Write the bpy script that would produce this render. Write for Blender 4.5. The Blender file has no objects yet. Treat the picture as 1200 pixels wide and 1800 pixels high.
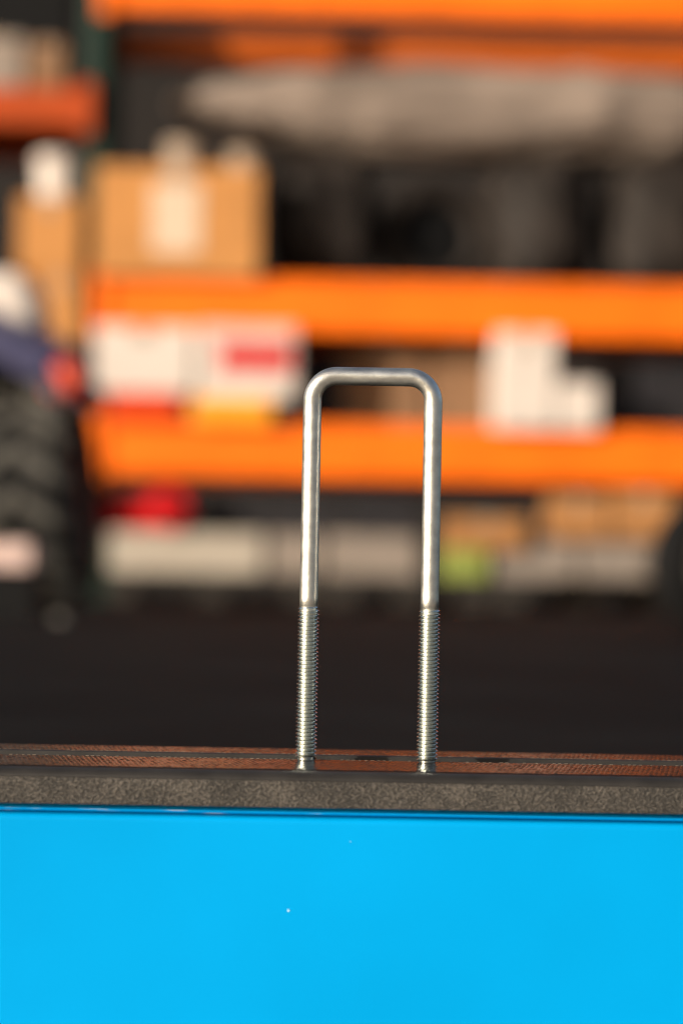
import bpy, bmesh, math, random
import numpy as np
from mathutils import Vector, Matrix, noise

random.seed(7)
R = math.radians
scene = bpy.context.scene
COL = scene.collection

# ------------------------------------------------------------------ camera
FPX = 4250.0                    # focal length in pixels of the 1200-wide photograph (85 mm, 24 mm wide)
PITCH = math.atan(100 / FPX)
ROLL = R(1.05)
CAM = Vector((0.0, -1.0625, 0.0843))
cd = bpy.data.cameras.new('camera')
cam = bpy.data.objects.new('camera', cd)
COL.objects.link(cam)
cam.location = CAM
cd.sensor_fit = 'HORIZONTAL'
cd.sensor_width = 24.0
cd.lens = 85.0
cd.clip_start = 0.02
cd.clip_end = 400
cam.matrix_world = (Matrix.Translation(CAM) @ Matrix.Rotation(math.pi / 2 + PITCH, 4, 'X')
                    @ Matrix.Rotation(ROLL, 4, 'Z'))
cd.dof.use_dof = True
cd.dof.focus_distance = 1.0585
cd.dof.aperture_fstop = 4.3
scene.camera = cam

# ------------------------------------------------------------------ light
SUN_EL, SUN_AZ = R(13), R(52)      # azimuth: to the left of straight behind the camera
to_sun = Vector((-math.sin(SUN_AZ) * math.cos(SUN_EL), -math.cos(SUN_AZ) * math.cos(SUN_EL), math.sin(SUN_EL)))
world = bpy.data.worlds.new('World')
scene.world = world
world.use_nodes = True
wn = world.node_tree
sky = wn.nodes.new('ShaderNodeTexSky')
sky.sky_type = 'NISHITA'
sky.sun_disc = False
sky.sun_elevation = SUN_EL
sky.sun_rotation = math.atan2(to_sun.x, to_sun.y)
sky.air_density = 0.7
sky.dust_density = 5.0
sky.ozone_density = 0.2
wn.nodes['Background'].inputs['Strength'].default_value = 0.11
wn.links.new(sky.outputs[0], wn.nodes['Background'].inputs['Color'])
sl = bpy.data.lights.new('sun', 'SUN')
sl.energy = 4.6
sl.angle = R(0.53)
sl.color = (1.0, 0.92, 0.81)
sun = bpy.data.objects.new('sun', sl)
COL.objects.link(sun)
sun.location = to_sun * 12
sun.rotation_euler = to_sun.to_track_quat('Z', 'Y').to_euler()

vs = scene.view_settings
vs.view_transform = 'Standard'
vs.look = 'None'
vs.exposure = 0.35
vs.gamma = 1.0
vs.use_curve_mapping = False
scene.cycles.use_denoising = True
scene.cycles.max_bounces = 8
scene.cycles.use_adaptive_sampling = False
scene.cycles.filter_width = 1.15

# ------------------------------------------------------------------ helpers
def W(px, py, Y):
    """world x, z of the point seen at photograph pixel (px, py) lying in the plane y = Y"""
    u, v = px - 600.0, 900.0 - py
    a = u * math.cos(ROLL) - v * math.sin(ROLL)
    b = u * math.sin(ROLL) + v * math.cos(ROLL)
    d = Vector((a, FPX * math.cos(PITCH) - b * math.sin(PITCH), FPX * math.sin(PITCH) + b * math.cos(PITCH)))
    t = (Y - CAM.y) / d.y
    return CAM.x + d.x * t, CAM.z + d.z * t

def material(name, color, rough=0.5, metal=0.0, vary=0.12, vscale=40.0, bump=0.0, bscale=200.0, coat=0.0,
             stretch=(1, 1, 1), spec=0.5, rvary=0.0, col2=None, detail=4.0):
    m = bpy.data.materials.new(name)
    m.use_nodes = True
    nt = m.node_tree
    N, L = nt.nodes, nt.links
    b = N['Principled BSDF']
    b.inputs['Roughness'].default_value = rough
    b.inputs['Metallic'].default_value = metal
    b.inputs['Coat Weight'].default_value = coat
    b.inputs['Specular IOR Level'].default_value = spec
    tc = N.new('ShaderNodeTexCoord')
    mp = N.new('ShaderNodeMapping')
    mp.inputs['Scale'].default_value = stretch
    L.new(tc.outputs['Object'], mp.inputs['Vector'])
    nz = N.new('ShaderNodeTexNoise')
    nz.inputs['Scale'].default_value = vscale
    nz.inputs['Detail'].default_value = detail
    L.new(mp.outputs[0], nz.inputs['Vector'])
    rp = N.new('ShaderNodeValToRGB')
    c = Vector(color)
    lo = c * (1 - vary)
    hi = Vector(col2) if col2 else c * (1 + vary)
    rp.color_ramp.elements[0].position = 0.3
    rp.color_ramp.elements[1].position = 0.7
    rp.color_ramp.elements[0].color = (*lo, 1)
    rp.color_ramp.elements[1].color = (min(hi[0], 1), min(hi[1], 1), min(hi[2], 1), 1)
    L.new(nz.outputs['Fac'], rp.inputs['Fac'])
    L.new(rp.outputs[0], b.inputs['Base Color'])
    if rvary:
        mr = N.new('ShaderNodeMapRange')
        mr.inputs['To Min'].default_value = max(rough - rvary, 0.02)
        mr.inputs['To Max'].default_value = min(rough + rvary, 1)
        L.new(nz.outputs['Fac'], mr.inputs['Value'])
        L.new(mr.outputs[0], b.inputs['Roughness'])
    if bump:
        n2 = N.new('ShaderNodeTexNoise')
        n2.inputs['Scale'].default_value = bscale
        n2.inputs['Detail'].default_value = 3
        L.new(mp.outputs[0], n2.inputs['Vector'])
        bp = N.new('ShaderNodeBump')
        bp.inputs['Strength'].default_value = 1.0
        bp.inputs['Distance'].default_value = bump
        L.new(n2.outputs['Fac'], bp.inputs['Height'])
        L.new(bp.outputs[0], b.inputs['Normal'])
    return m

def setp(o, label=None, cat=None, group=None, kind=None):
    if label: o['label'] = label
    if cat: o['category'] = cat
    if group: o['group'] = group
    if kind: o['kind'] = kind
    return o

def thing(name, loc, label, cat, group=None, rotz=0.0):
    o = bpy.data.objects.new(name, None)
    o.empty_display_size = 0.05
    COL.objects.link(o)
    o.location = loc
    o.rotation_euler = (0, 0, rotz)
    return setp(o, label, cat, group)

def link(name, bm, mat, parent=None, loc=(0, 0, 0), smooth=False, rot=None):
    """bm is in the local frame of the object; loc is relative to the parent"""
    me = bpy.data.meshes.new(name)
    bmesh.ops.recalc_face_normals(bm, faces=bm.faces[:])
    bm.to_mesh(me)
    bm.free()
    if smooth:
        me.polygons.foreach_set('use_smooth', [True] * len(me.polygons))
    me.materials.append(mat)
    o = bpy.data.objects.new(name, me)
    COL.objects.link(o)
    o.parent = parent
    o.location = loc
    if rot: o.rotation_euler = rot
    return o

def box_bm(x0, x1, y0, y1, z0, z1, bev=0.0, seg=2):
    bm = bmesh.new()
    bmesh.ops.create_cube(bm, size=1.0)
    for v in bm.verts:
        v.co = Vector((x0 + (v.co.x + .5) * (x1 - x0), y0 + (v.co.y + .5) * (y1 - y0), z0 + (v.co.z + .5) * (z1 - z0)))
    if bev:
        bmesh.ops.bevel(bm, geom=bm.edges[:], offset=bev, segments=seg, affect='EDGES', profile=0.5)
    return bm

def extrude_profile(pts, x0, x1):
    """closed polygon of (y, z) swept along x"""
    bm = bmesh.new()
    a = [bm.verts.new((x0, y, z)) for y, z in pts]
    b = [bm.verts.new((x1, y, z)) for y, z in pts]
    n = len(pts)
    for i in range(n):
        bm.faces.new((a[i], a[(i + 1) % n], b[(i + 1) % n], b[i]))
    bm.faces.new(a)
    bm.faces.new(b[::-1])
    return bm

def revolve_bm(prof, seg=40, axis='Z'):
    """prof: list of (r, h); closed caps when r = 0"""
    bm = bmesh.new()
    rings = []
    for r, h in prof:
        ring = []
        for k in range(seg):
            t = 2 * math.pi * k / seg
            p = (r * math.cos(t), r * math.sin(t), h)
            if axis == 'X': p = (h, r * math.cos(t), r * math.sin(t))
            if axis == 'Y': p = (r * math.cos(t), h, r * math.sin(t))
            ring.append(bm.verts.new(p))
        rings.append(ring)
    for a, b in zip(rings, rings[1:]):
        for k in range(seg):
            bm.faces.new((a[k], a[(k + 1) % seg], b[(k + 1) % seg], b[k]))
    bm.faces.new(rings[0])
    bm.faces.new(rings[-1][::-1])
    return bm

def lump_bm(rx, ry, rz, amp=0.12, freq=2.5, seed=0.0, power=0.7, sub=4):
    """a soft lumpy block standing on z = 0"""
    bm = bmesh.new()
    bmesh.ops.create_icosphere(bm, subdivisions=sub, radius=1.0)
    for v in bm.verts:
        d = v.co.copy()
        s = Vector([math.copysign(abs(c) ** power, c) for c in d])
        n = noise.fractal(d * freq + Vector((seed, seed * 1.7, -seed)), 0.8, 2.2, 3)
        s *= 1 + amp * n
        z = s.z * rz
        z = max(z, -rz * 0.9)
        v.co = Vector((s.x * rx, s.y * ry, z + rz * 0.9))
    return bm

# ------------------------------------------------------------------ materials
M = {}
M['zinc'] = material('zinc_plate', (0.90, 0.86, 0.78), 0.36, 1.0, 0.14, 170, 0.00009, 1100, rvary=0.10, stretch=(0.8, 0.8, 1.1), detail=8)
M['zinc_thread'] = material('zinc_thread', (0.82, 0.86, 0.82), 0.22, 1.0, 0.05, 300, rvary=0.03)
M['weave'] = material('glossy_weave', (0.024, 0.023, 0.022), 0.16, 0, 0.35, 200, spec=0.02, rvary=0.06)
M['ledge'] = material('black_plastic', (0.024, 0.022, 0.0205), 0.45, 0, 0.25, 80, 0.0001, 700, spec=0.3)
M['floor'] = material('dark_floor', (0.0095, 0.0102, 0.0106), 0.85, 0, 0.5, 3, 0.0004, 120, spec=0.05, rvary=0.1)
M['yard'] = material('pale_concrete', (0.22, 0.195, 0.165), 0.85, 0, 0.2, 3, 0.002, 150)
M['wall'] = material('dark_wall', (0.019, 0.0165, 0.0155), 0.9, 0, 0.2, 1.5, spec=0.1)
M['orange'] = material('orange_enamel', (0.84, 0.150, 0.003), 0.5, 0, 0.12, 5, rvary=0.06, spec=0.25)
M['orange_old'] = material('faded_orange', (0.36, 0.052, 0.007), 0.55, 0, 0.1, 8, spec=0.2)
M['orange_rear'] = material('shaded_orange', (0.40, 0.074, 0.003), 0.55, 0, 0.15, 5, spec=0.2)  # darker orange: shade on the rear top beam put into the colour
M['green'] = material('dark_green_steel', (0.012, 0.030, 0.022), 0.55, 0, 0.15, 10, spec=0.2)
M['deck'] = material('grey_board', (0.030, 0.025, 0.022), 0.8, 0, 0.2, 10)
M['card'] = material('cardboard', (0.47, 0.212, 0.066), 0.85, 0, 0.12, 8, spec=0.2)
M['tan'] = material('worn_tan_board', (0.36, 0.165, 0.058), 0.85, 0, 0.25, 7, spec=0.2)
M['slate_edge'] = material('slate_blue', (0.055, 0.070, 0.078), 0.5, 0, 0.15, 20)
M['card_dark'] = material('shaded_cardboard', (0.20, 0.105, 0.05), 0.85, 0, 0.12, 12)  # darker cardboard: shade on these boxes is put into the colour
M['paper'] = material('paper_label', (0.60, 0.45, 0.33), 0.7, 0, 0.06, 20, spec=0.2)
M['white'] = material('white_carton', (0.58, 0.505, 0.45), 0.65, 0, 0.08, 9, spec=0.2)
M['cream'] = material('cream_plastic', (0.30, 0.22, 0.155), 0.6, 0, 0.08, 20)
M['beige'] = material('beige_block', (0.36, 0.31, 0.25), 0.75, 0, 0.12, 14)
M['greybeige'] = material('dusty_block', (0.235, 0.19, 0.155), 0.8, 0, 0.2, 14)
M['wrap'] = material('beige_wrap', (0.195, 0.152, 0.124), 0.7, 0, 0.3, 4, 0.004, 25, spec=0.15)
M['black'] = material('black_rubber', (0.0055, 0.0055, 0.0058), 0.75, 0, 0.3, 30, spec=0.12)
M['sack'] = material('dark_sack', (0.020, 0.0155, 0.013), 0.65, 0, 0.4, 9, spec=0.15)
M['lug'] = material('lightened_rubber', (0.080, 0.075, 0.066), 0.75, 0, 0.3, 40, spec=0.2)  # lugs lightened: tread highlights put into the colour
M['red'] = material('red_plastic', (0.52, 0.007, 0.010), 0.45, 0, 0.1, 15, spec=0.15)
M['redorange'] = material('red_lens', (0.58, 0.050, 0.008), 0.4, 0, 0.05, 15, spec=0.2)
M['yellow'] = material('yellow_plastic', (0.82, 0.33, 0.01), 0.45, 0, 0.06, 15)
M['lime'] = material('lime_plastic', (0.25, 0.29, 0.065), 0.5, 0, 0.08, 20, spec=0.2)
M['violet'] = material('blue_violet_paint', (0.10, 0.095, 0.17), 0.4, 0, 0.1, 10, spec=0.3)
M['navy'] = material('slate_plastic', (0.020, 0.0185, 0.021), 0.6, 0, 0.2, 15, spec=0.2)
M['pink'] = material('pale_pink_carton', (0.55, 0.40, 0.36), 0.6, 0, 0.05, 15, spec=0.2)
M['steel'] = material('steel', (0.55, 0.53, 0.5), 0.3, 1.0, 0.1, 50)
M['pallet'] = material('grey_pallet', (0.034, 0.030, 0.026), 0.8, 0, 0.2, 12, spec=0.1)
M['edge_glint'] = material('pale_glint', (0.22, 0.17, 0.12), 0.6, 0, 0.3, 500)  # sun caught on the weave edges, put into the colour
M['chip'] = material('bare_primer', (0.30, 0.52, 0.66), 0.5, 0, 0.05, 400)

# grained plastic: pebbled relief in slanting streaks
def grain_material():
    m = material('grained_plastic', (0.070, 0.062, 0.053), 0.5, 0, 0.25, 1500, spec=0.45)
    N, L = m.node_tree.nodes, m.node_tree.links
    b = N['Principled BSDF']
    tc = [n for n in N if n.type == 'TEX_COORD'][0]
    mp = N.new('ShaderNodeMapping')
    mp.inputs['Rotation'].default_value = (0, R(32), 0)
    mp.inputs['Scale'].default_value = (0.55, 1, 1.25)
    L.new(tc.outputs['Object'], mp.inputs['Vector'])
    nz = N.new('ShaderNodeTexNoise')
    nz.inputs['Scale'].default_value = 1550
    nz.inputs['Detail'].default_value = 3.0
    nz.inputs['Roughness'].default_value = 0.5
    L.new(mp.outputs[0], nz.inputs['Vector'])
    bp = N.new('ShaderNodeBump')
    bp.inputs['Distance'].default_value = 0.0022
    L.new(nz.outputs['Fac'], bp.inputs['Height'])
    L.new(bp.outputs[0], b.inputs['Normal'])
    # raised pebbles painted paler: their sunlit speckle put into the colour, varied in patches
    rp = N.new('ShaderNodeValToRGB')
    rp.color_ramp.elements[0].position = 0.44
    rp.color_ramp.elements[1].position = 0.62
    rp.color_ramp.elements[0].color = (0.040, 0.036, 0.031, 1)
    rp.color_ramp.elements[1].color = (0.128, 0.112, 0.095, 1)
    n3 = N.new('ShaderNodeTexNoise')
    n3.inputs['Scale'].default_value = 45
    n3.inputs['Detail'].default_value = 3
    L.new(tc.outputs['Object'], n3.inputs['Vector'])
    ma = N.new('ShaderNodeMath')
    ma.operation = 'MULTIPLY_ADD'
    ma.inputs[1].default_value = 0.30
    ma.inputs[2].default_value = -0.15
    L.new(n3.outputs['Fac'], ma.inputs[0])
    ad = N.new('ShaderNodeMath')
    L.new(nz.outputs['Fac'], ad.inputs[0])
    L.new(ma.outputs[0], ad.inputs[1])
    L.new(ad.outputs[0], rp.inputs[0])
    L.new(rp.outputs[0], b.inputs['Base Color'])
    return m
M['grain'] = grain_material()

# blue enamel, and blue enamel with scuffs rubbed through along a lip
def blue_material(name, scuff):
    m = material(name, (0.0, 0.275, 0.62), 0.34, 0, 0.09, 5, rvary=0.08, spec=0.08, bump=0.00004, bscale=260)
    N, L = m.node_tree.nodes, m.node_tree.links
    if scuff:
        b = N['Principled BSDF']
        src = b.inputs['Base Color'].links[0].from_socket
        tc = [n for n in N if n.type == 'TEX_COORD'][0]
        mp = N.new('ShaderNodeMapping')
        mp.inputs['Scale'].default_value = (0.16, 1, 2.5)
        L.new(tc.outputs['Object'], mp.inputs['Vector'])
        nz = N.new('ShaderNodeTexNoise')
        nz.inputs['Scale'].default_value = 420
        nz.inputs['Detail'].default_value = 5
        L.new(mp.outputs[0], nz.inputs['Vector'])
        sep = N.new('ShaderNodeSeparateXYZ')
        L.new(tc.outputs['Object'], sep.inputs[0])
        # more wear towards the left end
        mr = N.new('ShaderNodeMapRange')
        mr.inputs['From Min'].default_value = -0.16
        mr.inputs['From Max'].default_value = 0.02
        mr.inputs['To Min'].default_value = 0.12
        mr.inputs['To Max'].default_value = -0.03
        L.new(sep.outputs['X'], mr.inputs['Value'])
        ad = N.new('ShaderNodeMath')
        L.new(nz.outputs['Fac'], ad.inputs[0])
        L.new(mr.outputs[0], ad.inputs[1])
        rp = N.new('ShaderNodeValToRGB')
        rp.color_ramp.elements[0].position = 0.64
        rp.color_ramp.elements[1].position = 0.74
        L.new(ad.outputs[0], rp.inputs[0])
        # only on the lower edge of the lip
        lt = N.new('ShaderNodeMath')
        lt.operation = 'LESS_THAN'
        lt.inputs[1].default_value = -0.0177
        L.new(sep.outputs['Z'], lt.inputs[0])
        mu = N.new('ShaderNodeMath')
        mu.operation = 'MULTIPLY'
        L.new(rp.outputs[0], mu.inputs[0])
        L.new(lt.outputs[0], mu.inputs[1])
        mx = N.new('ShaderNodeMix')
        mx.data_type = 'RGBA'
        L.new(mu.outputs[0], mx.inputs['Factor'])
        L.new(src, mx.inputs[6])
        mx.inputs[7].default_value = (0.42, 0.46, 0.48, 1)
        L.new(mx.outputs[2], b.inputs['Base Color'])
    return m
M['blue'] = blue_material('blue_enamel', False)
M['blue_lip'] = blue_material('scuffed_blue_enamel', True)

# ------------------------------------------------------------------ the setting
FZ = -0.012            # raised dark floor behind the ledge
YARD = -0.45           # lower ground in front of it
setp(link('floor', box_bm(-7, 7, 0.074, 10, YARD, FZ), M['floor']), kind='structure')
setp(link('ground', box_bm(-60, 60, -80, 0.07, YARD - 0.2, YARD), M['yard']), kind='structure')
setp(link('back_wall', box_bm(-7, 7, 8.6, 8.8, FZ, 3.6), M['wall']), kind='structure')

# ------------------------------------------------------------------ blue ledge
HX = 0.6
ledge = thing('ledge', (0, 0, YARD), 'bright blue painted ledge with black grained edge and two glossy woven strips on top', 'ledge', rotz=R(0.7))
LZ = (0, 0, -YARD)
prof = [(-0.051, -0.0152), (-0.0558, -0.0040)]
for k in range(1, 7):
    t = k / 6 * math.pi / 2
    prof.append((-0.0558 + 0.0070 * (1 - math.cos(t)), -0.0040 + 0.0036 * math.sin(t)))
prof += [(-0.0477, -0.0012), (0.0066, -0.0012), (0.0072, -0.0042), (0.0222, -0.0042), (0.0227, 0.0004),
         (0.0240, 0.0007), (0.0270, 0.0007), (0.0284, 0.0002), (0.0286, -0.0012), (0.0690, -0.0012), (0.0705, -0.0030),
         (0.0705, -0.03), (-0.041, -0.03), (-0.041, -0.0152)]
link('cap', extrude_profile(prof, -HX, HX), M['ledge'], ledge, LZ)

def weave(name, y0, y1, amp, p=0.0021, q=0.0062):
    nx = int(2 * HX / p * 4) + 1
    ny = int(round((y1 - y0) / q)) * 6 + 1
    xs = np.linspace(-HX + 0.002, HX - 0.002, nx)
    ys = np.linspace(y0, y1, ny)
    X, Y = np.meshgrid(xs, ys)
    v = (Y - y0) / ((y1 - y0) / round((y1 - y0) / q))
    row = np.floor(v + 1e-6)
    u = X / p + 0.5 * row + 0.06 * np.sin(X * 140 + row)
    cell = np.floor(u)
    h = np.clip(1.25 * np.abs(np.sin(np.pi * u)), 0, 1) * np.clip(1.5 * np.abs(np.sin(np.pi * v)), 0, 1)
    rng = np.random.default_rng(5)
    tab = rng.normal(0, 1, (3, 4096, 64))
    ci, ri = cell.astype(int) % 4096, row.astype(int) % 64
    tilt = np.clip(tab[0][ci, ri], -1.6, 1.6) * (v - row - 0.5)
    hgt = 1 + 0.22 * np.clip(tab[1][ci, ri], -1.5, 1.5)
    wob = 0.00003 * np.sin(X * 37 + 1.3) + 0.00002 * np.sin(X * 91 + Y * 60)
    Z = -amp + amp * h * hgt + 0.00022 * h * tilt + wob
    co = np.stack([X, Y, Z], -1).reshape(-1, 3)
    i = (np.arange(ny - 1)[:, None] * nx + np.arange(nx - 1)[None, :]).reshape(-1)
    f = np.stack([i, i + 1, i + 1 + nx, i + nx], -1)
    me = bpy.data.meshes.new(name)
    me.vertices.add(len(co)); me.vertices.foreach_set('co', co.astype(np.float32).ravel())
    me.loops.add(f.size); me.loops.foreach_set('vertex_index', f.astype(np.int32).ravel())
    me.polygons.add(len(f)); me.polygons.foreach_set('loop_start', np.arange(0, f.size, 4, dtype=np.int32))
    me.update(calc_edges=True)
    me.polygons.foreach_set('use_smooth', np.ones(len(f), bool))
    me.materials.append(M['weave'])
    o = bpy.data.objects.new(name, me)
    COL.objects.link(o)
    o.parent = ledge
    o.location = LZ
    return setp(o, kind='stuff')
weave('woven_strip', -0.0472, 0.0062, 0.00019)
weave('woven_strip', 0.0290, 0.0685, 0.00024)

tp = [(-0.0510, -0.0153), (-0.0560, -0.0153), (-0.0565, -0.0148), (-0.0566, -0.0100), (-0.0565, -0.0055), (-0.0561, -0.0046), (-0.0555, -0.0042), (-0.0510, -0.0042)]
link('grained_edge', extrude_profile(tp, -HX, HX), M['grain'], ledge, LZ)
lp = [(-0.041, -0.0154), (-0.0475, -0.0154), (-0.0490, -0.0159), (-0.0497, -0.0169), (-0.0497, -0.0181), (-0.0488, -0.0190), (-0.041, -0.0193)]
link('lip', extrude_profile(lp, -HX, HX), M['blue_lip'], ledge, LZ)
pp = [(-0.041, -0.0195)] + [(-0.0540 - 0.0024 * math.sin(t), -0.0195 - 0.0024 * (1 - math.cos(t))) for t in [k / 6 * math.pi / 2 for k in range(7)]]
pp += [(-0.0564, YARD), (0.069, YARD), (0.069, -0.0305), (-0.041, -0.0305)]
panel = link('panel', extrude_profile(pp, -HX, HX), M['blue'], ledge, LZ)
for px, py, r in ((504, 1601, 0.00055), (613, 1480, 0.00024)):
    x, z = W(px, py, -0.0564)
    c = revolve_bm([(r * 1.0, 0.0), (r * 0.9, 0.00006), (r * 0.4, 0.00010)], 10, 'Y')
    for v in c.verts: v.co.y *= -1
    link('paint_chip', c, M['chip'], panel, (x, -0.0564, z))

def edge_glints(y, z, seed):  # pale dashes modelled in place of weave edges catching the sun
    rnd = random.Random(seed)
    bm = bmesh.new()
    x = -HX + 0.01
    while x < HX - 0.01:
        if rnd.random() < 0.78:
            ln = rnd.uniform(0.0009, 0.0016)
            g = bmesh.ops.create_cube(bm, size=1.0)['verts']
            sl_ = rnd.uniform(0.15, 0.5)
            for v in g:
                c = v.co.copy()
                v.co = Vector((x + c.x * ln, y + c.y * 0.0009 + c.x * ln * sl_, z + c.z * 0.00035 * (1 - abs(c.x))))
        x += rnd.uniform(0.0023, 0.0029)
    setp(link('glint_dashes', bm, M['edge_glint'], ledge, LZ), kind='stuff')
edge_glints(0.0256, 0.0008, 3)
edge_glints(0.0052, 0.00005, 4)

# ------------------------------------------------------------------ the U-bolt
S = 0.00025
BX = 0.0129
HALF = 0.02655
RS = 0.00403           # shank radius
TOP = 0.1732           # overall height
RB = 0.0108            # bend radius on the rod's axis
THZ = 0.0680           # thread length
bolt = thing('u_bolt', (BX, 0, 0), 'tall silver zinc plated U-bolt with two threaded legs standing upright on the ledge', 'bolt')

def rod():
    path = []
    zt = TOP - RS
    path.append(Vector((-HALF, 0, THZ - 0.0035)))
    nst = 30
    for k in range(1, nst):
        path.append(Vector((-HALF, 0, THZ + (zt - RB - THZ) * k / nst)))
    for k in range(0, 19):
        t = math.pi - k / 18 * math.pi / 2
        path.append(Vector((-HALF + RB + RB * math.cos(t), 0, zt - RB + RB * math.sin(t))))
    for k in range(1, 10):
        path.append(Vector((-HALF + RB + (2 * HALF - 2 * RB) * k / 10, 0, zt)))
    right = [Vector((-p.x, p.y, p.z)) for p in path[::-1]]
    # the middle stretch is already symmetric; drop repeats
    full = path[:]
    for p in right:
        if p.x > HALF - RB - 1e-6: full.append(p)
    bm = bmesh.new()
    seg = 40
    rings = []
    n = len(full)
    for i, p in enumerate(full):
        a = full[max(i - 1, 0)]; b = full[min(i + 1, n - 1)]
        tan = (b - a).normalized()
        side = Vector((0, -1, 0))
        up = tan.cross(side).normalized()
        bend = 0.0
        zt_ = p.z - (zt - RB)
        if zt_ > 0 and abs(p.x) > HALF - RB: bend = math.sin(min(zt_ / RB, 1) * math.pi) if zt_ < RB else 0
        ring = []
        for k in range(seg):
            t = 2 * math.pi * k / seg
            rr = RS * (1 + 0.006 * noise.noise(p * 90) + 0.004 * noise.noise(Vector((p.x * 60 + math.cos(t), p.z * 60, math.sin(t)))))
            # the bar is pressed a little flatter in the bends
            off = side * math.cos(t) * rr * (1 + 0.03 * bend) + up * math.sin(t) * rr * (1 - 0.03 * bend)
            ring.append(bm.verts.new(p + off))
        rings.append(ring)
    for a, b in zip(rings, rings[1:]):
        for k in range(seg):
            bm.faces.new((a[k], a[(k + 1) % seg], b[(k + 1) % seg], b[k]))
    bm.faces.new(rings[0]); bm.faces.new(rings[-1][::-1])
    return bm
link('bent_rod', rod(), M['zinc'], bolt, smooth=True)

def thread():
    """one continuous helix of thread with a root core, chamfered at the foot"""
    pitch = 0.00166
    rmaj, rmin = 0.00475, 0.00378
    seg = 72
    turns = int((THZ - 0.0012) / pitch)
    prof = [(0.0, rmin), (0.10, rmin), (0.45, rmaj), (0.55, rmaj), (0.90, rmin)]
    steps = turns * seg
    bm = bmesh.new()
    cols = []
    for i in range(steps + 1):
        t = 2 * math.pi * i / seg
        base = 0.0001 + pitch * i / seg
        col = []
        for fz, r in prof + [(1.0, rmin)]:
            z = base + fz * pitch
            # chamfer at the foot, run-out at the top
            k = min(1.0, 0.8 + 0.2 * (z / 0.0030)) if z < 0.0030 else 1.0
            e = (THZ - z) / 0.0016
            if e < 1: k = min(k, max(e, 0.0))
            rr = rmin + (r - rmin) * k
            rr *= 1 + 0.002 * noise.noise(Vector((math.cos(t) * 2, math.sin(t) * 2, z * 300)))
            col.append(bm.verts.new((rr * math.cos(t), rr * math.sin(t), z)))
        cols.append(col)
    for a, b in zip(cols, cols[1:]):
        for j in range(len(prof)):
            bm.faces.new((a[j], b[j], b[j + 1], a[j + 1]))
    bmesh.ops.remove_doubles(bm, verts=bm.verts[:], dist=1e-7)
    # core and end face
    r0 = rmin - 0.00004
    rings = []
    for r, z in ((r0 * 0.99, 0.0), (r0, 0.0003), (r0, THZ - 0.0002)):
        rings.append([bm.verts.new((r * math.cos(2 * math.pi * k / seg), r * math.sin(2 * math.pi * k / seg), z)) for k in range(seg)])
    for a, b in zip(rings, rings[1:]):
        for k in range(seg):
            bm.faces.new((a[k], a[(k + 1) % seg], b[(k + 1) % seg], b[k]))
    bm.faces.new(rings[0]); bm.faces.new(rings[-1][::-1])
    return bm
t0 = link('thread', thread(), M['zinc_thread'], bolt, (-HALF, 0, 0))
t1 = t0.copy()
COL.objects.link(t1)
t1.parent = bolt
t1.location = (HALF, 0, 0)
t1.rotation_euler = (0, 0, R(140))

# ------------------------------------------------------------------ storage rack in the distance
RY0 = 5.44
YAW = R(1.6)
def RY(x): return RY0 + x * math.tan(YAW)
def WR(px, py, dy=0.0):
    Y = RY0 + dy
    for _ in range(3):
        x, z = W(px, py, Y)
        Y = RY(x) + dy
    return x, Y, z

xe, ye, _ = WR(152, 700)
rack = thing('storage_rack', (xe, ye, FZ), 'orange beam storage rack with dark green upright seen out of focus', 'rack', rotz=YAW)
def rz(py, px=600): return WR(px, py)[2]
Z_MID_T, Z_MID_B = rz(490), rz(586)
Z_LOW_T, Z_LOW_B = rz(745), rz(842)
Z_TOP_T, Z_TOP_B = rz(-85), rz(25)
BL = 2.35
RD = 0.58
def beam(z0, z1, yoff, x0, x1, mat):
    bm = box_bm(x0, x1, yoff, yoff + 0.05, z0 - FZ, z1 - FZ, 0.012, 3)
    b = link('beam', bm, M[mat], rack)
    for xx in (x0, x1):
        link('bracket', box_bm(xx - 0.006 if xx == x1 else xx - 0.035, xx + 0.035 if xx == x1 else xx + 0.006, yoff - 0.012, yoff + 0.03, z0 - FZ - 0.02, z1 - FZ + 0.015, 0.003), M[mat], b)
    return b
for z0, z1 in ((Z_MID_B, Z_MID_T), (Z_LOW_B, Z_LOW_T), (Z_TOP_B, Z_TOP_T)):
    beam(z0, z1, 0.0, 0.045, BL, 'orange')
    if z1 == Z_TOP_T:          # the rear beam of the top pair is shallower and hangs lower
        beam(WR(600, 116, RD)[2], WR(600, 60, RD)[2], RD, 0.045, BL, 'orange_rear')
    else:
        beam(z0, z1, RD, 0.045, BL, 'orange')
    for k in range(6 if z1 != Z_TOP_T else 0):      # no boards on the top pair of beams
        xa = 0.05 + k * (BL - 0.06) / 6
        link('shelf_board', box_bm(xa, xa + (BL - 0.06) / 6 - 0.012, 0.052, RD - 0.002, z1 - FZ - 0.03, z1 - FZ - 0.008, 0.002), M['deck'], rack)
ZL_T, ZL_B = WR(80, 152)[2], WR(80, 222)[2]
ZL2_T = WR(80, 628)[2]
for yo in (0.0, RD):
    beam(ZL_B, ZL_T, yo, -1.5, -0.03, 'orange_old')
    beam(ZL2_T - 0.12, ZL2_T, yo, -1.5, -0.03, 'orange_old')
for zt in (ZL_T, ZL2_T):
    link('shelf_board', box_bm(-1.5, -0.04, 0.052, RD - 0.002, zt - FZ - 0.03, zt - FZ - 0.008, 0.002), M['deck'], rack)
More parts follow.
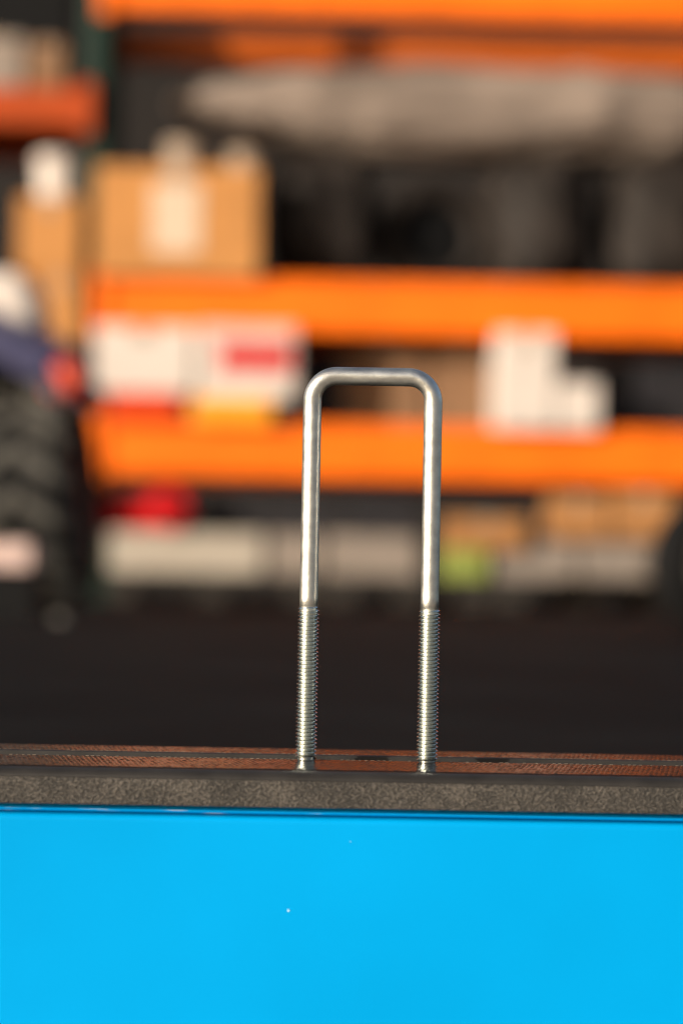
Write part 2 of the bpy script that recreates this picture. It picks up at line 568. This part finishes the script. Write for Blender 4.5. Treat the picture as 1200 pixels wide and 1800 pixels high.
for xx in (0.005, BL + 0.03):
    for yo in (-0.004, RD - 0.03):
        link('upright', box_bm(xx - 0.03, xx + 0.03, yo + 0.012, yo + 0.082, 0.004, 2.4, 0.006), M['green'], rack)
        link('foot_plate', box_bm(xx - 0.06, xx + 0.06, yo - 0.02, yo + 0.10, 0, 0.006), M['green'], rack)
    for k in range(5):
        bm = box_bm(-0.012, 0.012, 0, 0.62, -0.012, 0.012)
        bmesh.ops.rotate(bm, verts=bm.verts[:], cent=(0, 0, 0), matrix=Matrix.Rotation(R(32 if k % 2 else -32), 3, 'X'))
        link('brace', bm, M['green'], rack, (xx, 0.04, 0.25 + 0.42 * k + (0 if k % 2 else 0.36)))

# things on the shelves ---------------------------------------------------
def span(px0, px1, py0, py1, dy):
    xa = WR(px0, (py0 + py1) / 2, dy)[0]
    xb = WR(px1, (py0 + py1) / 2, dy)[0]
    xm, Y, zt = WR((px0 + px1) / 2, py0, dy)
    zb = WR((px0 + px1) / 2, py1, dy)[2]
    return xa, xb, Y, zb, zt

def carton(name, px0, px1, py0, py1, base, mat, label, cat='box', dy=0.05, depth=0.26, tape=True, group=None, rot=0.0, marks=()):
    xa, xb, Y, zb, zt = span(px0, px1, py0, py1, dy)
    if base is not None: zb = base
    t = thing(name, ((xa + xb) / 2, Y, zb), label, cat, group, YAW + rot)
    w, h = (xb - xa) / 2, zt - zb
    body = link('carton', box_bm(-w, w, 0, depth, 0.0, h, 0.004), M[mat], t)
    if tape:
        link('tape', box_bm(-min(0.025, w * .2), min(0.025, w * .2), -0.0012, depth * 0.8, h + 0.0002, h + 0.0012), M['cream'], t)
        link('tape', box_bm(-min(0.025, w * .2), min(0.025, w * .2), -0.0012, -0.0002, h * 0.80, h + 0.0002), M['cream'], t)
    for (nm, u0, u1, v0, v1, mm) in marks:
        link(nm, box_bm(-w + u0 * 2 * w, -w + u1 * 2 * w, -0.003, -0.0004, v0 * h, v1 * h), M[mm], t)
    return t

E = 0.001
BT = -0.008 + E            # boards lie just under the beam tops
mid, low = Z_MID_T + BT, Z_LOW_T + BT
t = carton('cardboard_box', 168, 455, 292, 480, mid, 'card', 'large tan cardboard box with white paper label on the middle orange beam', dy=-0.035, depth=0.36, marks=[('label', 0.34, 0.64, 0.22, 0.84, 'paper')])
boxtop = t.location.z + (span(168, 455, 292, 480, -0.035)[4] - mid)
def tub(px, py, rpx, base, Y, mat, label, cat, name, group=None, h=None):
    x, z = W(px, py, Y)
    r = rpx * (Y - CAM.y) / FPX
    hh = h if h else max(0.02, z - base + r)
    t = thing(name, (x, Y, base), label, cat, group)
    link('tub', revolve_bm([(r * 0.86, 0), (r * 0.90, 0.003), (r, hh * 0.82), (r, hh * 0.84)], 28), M[mat], t, smooth=False)
    link('lid', revolve_bm([(r * 1.05, hh * 0.84), (r * 1.05, hh * 0.96), (r * 0.98, hh), (r * 0.5, hh)], 28), M[mat], t)
    return t
tub(325, 288, 36, boxtop + E, RY0 + 0.10, 'cream', 'left cream tub with lid on top of the large tan cardboard box', 'tub', 'lidded_tub', 'tubs on the cardboard box')
tub(432, 298, 30, boxtop + E, RY0 + 0.10, 'cream', 'smaller right cream tub with lid on top of the large tan cardboard box', 'tub', 'lidded_tub', 'tubs on the cardboard box')

# dark goods under the bundle
def sack(px0, px1, py0, base, label, seed, dy=0.30, name='dark_sack', mat='sack', cat='sack', ry=0.2, group='dark sacks on the middle shelf', amp=0.16):
    xa, xb, Y, zb, zt = span(px0, px1, py0, py0 + 100, dy)
    o = link(name, lump_bm((xb - xa) / 2, ry, (zt - base) / 1.9, amp, 2.2, seed), M[mat], None, ((xa + xb) / 2, Y, base), smooth=True)
    return setp(o, label, cat, group)
sack(468, 660, 272, mid, 'dark brown sack beside the large tan cardboard box', 1.0)
sack(850, 1045, 274, mid, 'dark brown sack right of the ring on the middle shelf', 5.0)
sack(1060, 1260, 276, mid, 'dark brown sack at the right edge of the middle shelf', 9.0)
xa, xb, Y, zb, zt = span(670, 850, 315, 470, 0.22)
rr = (zt - mid) / 2
ring = revolve_bm([(rr * .60, -.035), (rr * .66, -.055), (rr * .9, -.06), (rr, -.035), (rr, .035), (rr * .9, .06), (rr * .66, .055), (rr * .60, .035)], 48, 'Y')
for f in [f for f in ring.faces if len(f.verts) > 4]: ring.faces.remove(f)
tr = thing('small_tyre', ((xa + xb) / 2, Y + 0.06, mid), 'small dark tyre standing between dark sacks on the middle shelf', 'tyre', None, R(12))
link('tyre', ring, M['sack'], tr, (0, 0, rr), smooth=True)
link('rim', revolve_bm([(rr * .3, -.03), (rr * .6, -.025), (rr * .6, .025), (rr * .3, .03)], 32, 'Y'), M['black'], tr, (0, 0, rr))

# long pale bundle resting on the dark goods
xa, xb, Y, zb, zt = span(300, 1340, 124, 290, 0.30)
bm = bmesh.new()
bmesh.ops.create_icosphere(bm, subdivisions=6, radius=1.0)
hx, hz = (xb - xa) / 2, (zt - zb) / 2
for v in bm.verts:
    d = v.co.copy()
    s = Vector([math.copysign(abs(c) ** e, c) for c, e in zip(d, (0.62, 0.7, 0.85))])
    n = noise.fractal(Vector((d.x * 5, d.y * 2, d.z * 2)), 0.9, 2.1, 4)
    tp_ = min(1.0, 0.55 + 0.7 * (s.x + 1.0))
    v.co = Vector((s.x * hx, s.y * 0.19 * (1 + .1 * n), s.z * hz * tp_ * (1 + 0.13 * n) + 0.25 * hz * (1 - tp_) * 1.2))
setp(link('wrapped_bundle', bm, M['wrap'], None, ((xa + xb) / 2, Y, (zt + zb) / 2), smooth=True, rot=(0, 0, YAW)),
     'long pale beige wrapped bundle lying on dark sacks beneath the top beams', 'bundle')

# goods on the low shelf
carton('red_tray', 190, 315, 690, 740, low, 'redorange', 'shallow orange red tray under the plain white carton', 'tray', dy=-0.03, depth=0.3, tape=False)
zt_ = span(190, 315, 690, 740, -0.03)[4] + E
carton('white_carton', 166, 340, 572, 690, zt_, 'white', 'plain white carton at the left end of the low shelf', dy=-0.035, depth=0.3)
carton('yellow_case', 335, 478, 700, 740, low, 'yellow', 'flat yellow case under the white carton with red print', 'case', dy=-0.045, depth=0.3, tape=False)
zc = span(335, 478, 700, 740, -0.045)[4] + E
carton('printed_carton', 348, 520, 572, 702, zc, 'white', 'white carton with a red printed stripe on the low shelf', dy=-0.035, depth=0.26, marks=[('red_stripe', 0.22, 0.95, 0.38, 0.74, 'red'), ('pink_band', 0.05, 0.95, 0.76, 0.98, 'pink')])
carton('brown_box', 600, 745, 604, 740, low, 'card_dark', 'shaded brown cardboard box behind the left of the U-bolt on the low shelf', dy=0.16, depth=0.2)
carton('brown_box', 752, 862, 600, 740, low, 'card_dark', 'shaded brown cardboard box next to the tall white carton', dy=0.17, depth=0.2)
carton('tall_white_carton', 872, 976, 582, 740, low, 'white', 'tall narrow white carton on the low shelf', dy=-0.04, depth=0.2)
carton('short_white_carton', 980, 1054, 672, 740, low, 'white', 'short white carton right of the tall white one', dy=-0.035, depth=0.18, tape=False)
carton('dark_block', 1066, 1180, 640, 740, low, 'navy', 'dark slate case right of the short white carton', 'case', dy=0.14, depth=0.2, tape=False)
carton('dark_block', 1184, 1300, 625, 740, low, 'navy', 'dark slate case at the right edge of the low shelf', 'case', dy=0.14, depth=0.2, tape=False)
carton('dark_block', 526, 594, 618, 740, low, 'navy', 'narrow dark slate block standing in for the dark gap between white carton and brown box', 'case', dy=0.2, depth=0.2, tape=False)  # dark block put into an empty gap to give its darkness

# bottom row on pallets
ZP = rz(1014)
def pallet(px0, px1, label, dy=0.03):
    xa, xb, Y, _, _ = span(px0, px1, 1020, 1060, dy)
    t = thing('pallet', ((xa + xb) / 2, Y, FZ), label, 'pallet', 'pallets on the floor under the rack', YAW)
    w, h = (xb - xa) / 2, ZP - FZ
    for k in range(5):
        y0 = k * 0.115
        link('board', box_bm(-w, w, y0, y0 + 0.09, h - 0.018, h, 0.002), M['pallet'], t)
    for k in (-1, 0, 1):
        link('runner', box_bm(k * (w - 0.04) - 0.04, k * (w - 0.04) + 0.04, 0.004, 0.54, 0.0, h - 0.0185, 0.002), M['pallet'], t)
    return t
pallet(185, 560, 'dark grey pallet under the pale blocks at left')
pallet(572, 860, 'dark grey pallet behind the U-bolt legs')
pallet(870, 1190, 'dark grey pallet under the pale blocks at right')
zp = ZP + E
carton('pale_block', 188, 462, 934, 1012, zp, 'beige', 'wide pale beige block at left of the bottom row', 'block', dy=0.035, depth=0.3, tape=False)
carton('pale_block', 474, 560, 938, 1012, zp, 'greybeige', 'narrow dusty block just left of the U-bolt legs', 'block', dy=0.05, depth=0.3, tape=False)
carton('pale_block', 574, 734, 940, 1012, zp, 'greybeige', 'dusty block framed between the two U-bolt legs', 'block', dy=0.05, depth=0.3, tape=False)
carton('lime_case', 776, 856, 966, 1014, zp, 'lime', 'small lime green case right of the U-bolt', 'case', dy=0.033, depth=0.2, tape=False)
carton('pale_block', 872, 1012, 950, 1022, zp, 'greybeige', 'dusty block right of the lime green case', 'block', dy=0.05, depth=0.3, tape=False)
carton('pale_block', 1020, 1172, 950, 1024, zp, 'greybeige', 'dusty block at the right end of the bottom row', 'block', dy=0.05, depth=0.3, tape=False)
def top_of(px, py, dy): return WR(px, py, dy)[2] + E
carton('tan_box', 782, 926, 884, 940, None, 'tan', 'long tan cardboard box stacked right of the U-bolt', dy=0.015, depth=0.2).location.z = zp + 0.0
o = [c for c in bpy.data.objects if c.get('label') == 'long tan cardboard box stacked right of the U-bolt'][0]
o.location.z = top_of(820, 966, 0.033) + 0.0
carton('tan_box', 966, 1070, 872, 948, top_of(1000, 950, 0.05), 'tan', 'tan cardboard box on dusty block beside the dark gap', dy=0.02, depth=0.2)
carton('tan_box', 1078, 1186, 866, 948, top_of(1090, 950, 0.05), 'tan', 'tan cardboard box at the right end under the low beam', dy=0.015, depth=0.2)
bt = top_of(325, 934, 0.035)
x, Y, z = WR(300, 896, 0.10)
can = thing('red_canister', (x, Y, bt), 'round red canister on the wide pale beige block', 'canister')
rr = 38 * (Y - CAM.y) / FPX
link('drum', revolve_bm([(rr * .9, -.10), (rr, -.095), (rr, .095), (rr * .9, .10)], 32, 'Y'), M['red'], can, (0, 0, rr))
link('cap', revolve_bm([(rr * .3, -.125), (rr * .34, -.12), (rr * .34, -.101)], 20, 'Y'), M['black'], can, (0, 0, rr))
carton('red_case', 172, 258, 872, 934, bt, 'red', 'dull red case left of the round red canister', 'case', dy=0.09, depth=0.2, tape=False)
carton('slate_case', 352, 462, 876, 934, bt, 'navy', 'dark slate case right of the round red canister', 'case', dy=0.12, depth=0.2, tape=False)
carton('slate_case', 474, 600, 880, 938, top_of(517, 938, 0.05), 'navy', 'dark slate case just left of the U-bolt on dusty block', 'case', dy=0.12, depth=0.2, tape=False)
carton('slate_case', 612, 736, 872, 938, top_of(654, 940, 0.05), 'navy', 'dark slate case framed between the U-bolt legs', 'case', dy=0.12, depth=0.2, tape=False)

# left bay
l2 = ZL2_T + BT
carton('tall_tan_box', 62, 140, 482, 628, l2, 'card', 'lower tan cardboard box of the stack left of the upright', dy=-0.02, depth=0.25)
z2 = WR(100, 482, -0.02)[2] + E
carton('tall_tan_box', 32, 140, 345, 482, z2, 'card', 'upper tan cardboard box of the stack left of the upright', dy=-0.02, depth=0.25)
z3 = WR(86, 345, -0.02)[2] + E
tub(102, 315, 38, z3, RY0 + 0.04, 'white', 'round white tub on the cardboard boxes left of the upright', 'tub', 'white_tub', h=0.12)
l1 = ZL_T + BT
carton('shade_crate', -330, 128, -70, 152, l1, 'black', 'big dark crate added behind the top left boxes to shade the rear beam', 'crate', dy=0.27, depth=0.2, tape=False)  # added crate: keeps the sun off the left of the rear beam
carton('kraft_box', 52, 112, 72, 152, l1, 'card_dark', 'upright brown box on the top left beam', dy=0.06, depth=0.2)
carton('kraft_box', -40, 40, 62, 152, l1, 'greybeige', 'dusty grey box at the left edge of the top left beam', dy=0.10, depth=0.2)

# ------------------------------------------------------------------ vehicle at the left edge
VY = 3.95
fy_ = VY
vx, _ = W(66, 900, VY)
veh = thing('utility_vehicle', (vx, VY, FZ), 'rear of a blue violet and white vehicle with lugged tyre at left edge', 'vehicle', rotz=R(-4))
TR, TW = 0.232, 0.098
tpr = [(0.11, -TW * .75), (0.15, -TW), (0.195, -TW * 1.02), (TR * .88, -TW * .88), (TR * .91, -TW * .5), (TR * .915, 0), (TR * .91, TW * .5), (TR * .88, TW * .88), (0.195, TW * 1.02), (0.15, TW), (0.11, TW * .75)]
tyre = link('tyre', revolve_bm(tpr, 64, 'X'), M['black'], veh, (0, 0, TR + 0.004), smooth=True, rot=(0, R(-4), 0))
link('rim', revolve_bm([(0.03, TW * .9), (0.10, TW * .82), (0.112, TW * .6), (0.112, -TW * .6), (0.10, -TW * .82), (0.03, -TW * .9)], 40, 'X'), M['navy'], veh, (0, 0, TR + 0.004), rot=(0, R(-4), 0))
nl = 15
lugs = {}
for sgn in (-1, 1):
    bm = bmesh.new()
    n = 6
    rows = []
    for k in range(n + 1):
        f = k / n
        x = sgn * (0.004 + f * TW * 0.94)
        ang = -0.30 * f
        rb = TR * 0.90 - 0.02 * max(0, f - .7)
        rt = TR * 1.0 - 0.035 * max(0, f - .7) ** 1.2 * 2
        row = []
        for da, r in ((-0.090, rb), (-0.075, rt), (0.075, rt), (0.090, rb)):
            a = ang + da
            row.append(bm.verts.new((x, -r * math.cos(a), r * math.sin(a))))
        rows.append(row)
    for a, b_ in zip(rows, rows[1:]):
        for j in range(4):
            bm.faces.new((a[j], a[(j + 1) % 4], b_[(j + 1) % 4], b_[j]))
    bm.faces.new(rows[0]); bm.faces.new(rows[-1][::-1])
    src = link('tread_lug', bm, M['lug'], tyre)
    for k in range(nl):
        o = src if k == 0 else src.copy()
        if k: COL.objects.link(o); o.parent = tyre
        o.rotation_euler = (2 * math.pi * k / nl + (math.pi / nl * 0.25 if sgn > 0 else 0), 0, 0)
# fender: an arched shell over the tyre
def fender():
    bm = bmesh.new()
    seg, rows = 18, []
    for k in range(seg + 1):
        a = R(44) + k / seg * R(110)
        row = []
        for x, rr in ((-0.26, 0.285), (0.03, 0.285), (0.075, 0.272), (0.088, 0.245), (0.080, 0.243), (0.068, 0.264), (0.028, 0.276), (-0.26, 0.276)):
            row.append(bm.verts.new((x, -rr * math.cos(a), rr * math.sin(a) * 1.05)))
        rows.append(row)
    for a, b_ in zip(rows, rows[1:]):
        for j in range(8):
            bm.faces.new((a[j], a[(j + 1) % 8], b_[(j + 1) % 8], b_[j]))
    bm.faces.new(rows[0]); bm.faces.new(rows[-1][::-1])
    return bm
link('fender', fender(), M['violet'], veh, (-0.085, 0, TR + 0.062), smooth=False, rot=(0, R(26), 0))
bp_ = box_bm(-0.42, -0.01, 0.0, 0.16, 0.0, 0.13, 0.04, 4)
for v in bp_.verts:
    v.co.x -= 0.35 * max(v.co.z, 0)
link('body_panel', bp_, M['white'], veh, (0.03, -0.06, 0.57))
link('chassis', box_bm(-0.40, -0.12, 0.02, 0.30, 0.18, 0.56, 0.03), M['black'], veh)
link('axle', revolve_bm([(0.03, -0.25), (0.035, -0.24), (0.035, 0.02), (0.03, 0.03)], 20, 'X'), M['black'], veh, (0, 0, TR + 0.004))
ta, tb = W(112, 700, VY - 0.1), W(166, 985, VY - 0.1)
bar = bmesh.new()
vv = [bar.verts.new((x_ + sx, y_, z_)) for (x_, z_) in (ta, tb) for sx, y_ in ((-0.009, 0), (0.009, 0), (0.009, 0.02), (-0.009, 0.02))]
for q_ in ((0, 1, 2, 3), (7, 6, 5, 4), (0, 4, 5, 1), (1, 5, 6, 2), (2, 6, 7, 3), (3, 7, 4, 0)): bar.faces.new([vv[i] for i in q_])
link('edge_bar', bar, M['slate_edge'], veh, (-vx, -0.1, -FZ))  # slim slate blue bar slanting along the tyre's right edge
tx, tz = W(128, 672, VY - 0.14)
tl = revolve_bm([(0.032, 0.0), (0.042, -0.010), (0.038, -0.035), (0.022, -0.045)], 28, 'Y')
link('tail_light', tl, M['redorange'], veh, (tx - vx, -0.13, tz - FZ), rot=(0, 0, R(-15)))
link('light_bracket', box_bm(-0.014, 0.012, -0.128, 0.20, -0.014, 0.014, 0.003), M['black'], veh, (tx - vx, 0, tz - FZ))

# things on the floor -----------------------------------------------------
CY = 3.1
xa, za = W(-60, 1004, CY)
xb, zb = W(62, 1004, CY)
cr = thing('black_crate', ((xa + xb) / 2, CY, FZ), 'low black crate on the floor in front of the lugged tyre', 'crate')
w = (xb - xa) / 2
h = W(20, 1004, CY)[1] - FZ
for (x0, x1, y0, y1) in ((-w, w, 0, .006), (-w, w, .134, .14), (-w, -w + .006, .0065, .1335), (w - .006, w, .0065, .1335)):
    link('side', box_bm(x0, x1, y0, y1, 0.005, h, 0.001), M['black'], cr)
link('base', box_bm(-w, w, 0, .14, 0, 0.0045), M['black'], cr)
link('lid', box_bm(-w - .003, w + .003, -.003, .143, h + 0.0003, h + 0.004), M['black'], cr)
pk = thing('pink_carton', ((xa + xb) / 2 - 0.004, CY + 0.01, FZ + h + 0.0045), 'small pale pink carton on the low black crate at left edge', 'box')
hp = W(20, 958, CY)[1] - W(20, 1004, CY)[1]
link('carton', box_bm(-w * .92, w * .92, 0, .10, 0, hp, 0.004), M['pink'], pk)
link('tape', box_bm(-0.01, 0.01, -0.0008, .08, hp + 0.0002, hp + 0.001), M['cream'], pk)

# wheel at the right edge
GY = 2.6
gx, _ = W(1268, 1000, GY)
wh = thing('cart_wheel', (gx, GY, FZ), 'black rubber wheel on the floor at the right edge', 'wheel', rotz=R(20))
gr = 0.112
link('tyre', revolve_bm([(gr * .62, -.03), (gr * .8, -.036), (gr * .95, -.028), (gr, -.012), (gr, .012), (gr * .95, .028), (gr * .8, .036), (gr * .62, .03)], 48, 'Y'), M['black'], wh, (0, 0, gr), smooth=True)
link('rim', revolve_bm([(gr * .2, -.038), (gr * .60, -.033), (gr * .60, .033), (gr * .2, .038)], 36, 'Y'), M['lug'], wh, (0, 0, gr))
link('hub', revolve_bm([(gr * .06, -.05), (gr * .10, -.048), (gr * .10, .048), (gr * .06, .05)], 20, 'Y'), M['steel'], wh, (0, 0, gr))

# a nut added on the floor by the tyre to make a small glint
nx_, nz_ = W(105, 1086, 3.0)
nut = bmesh.new()
for z in (0.0, 0.012):
    for rr_ in (0.006, 0.0125):
        for k in range(6):
            a = k * math.pi / 3
            nut.verts.new((rr_ * math.cos(a), rr_ * math.sin(a), z))
nut.verts.ensure_lookup_table()
V = nut.verts
for k in range(6):
    j = (k + 1) % 6
    nut.faces.new((V[6 + k], V[6 + j], V[18 + j], V[18 + k]))
    nut.faces.new((V[k], V[12 + k], V[12 + j], V[j]))
    nut.faces.new((V[12 + k], V[18 + k], V[18 + j], V[12 + j]))
    nut.faces.new((V[k], V[j], V[6 + j], V[6 + k]))
no = link('glint_nut', nut, M['steel'], None, (nx_, 3.0, FZ))
setp(no, 'small steel nut added for a glint on the dark floor below the tyre', 'nut')
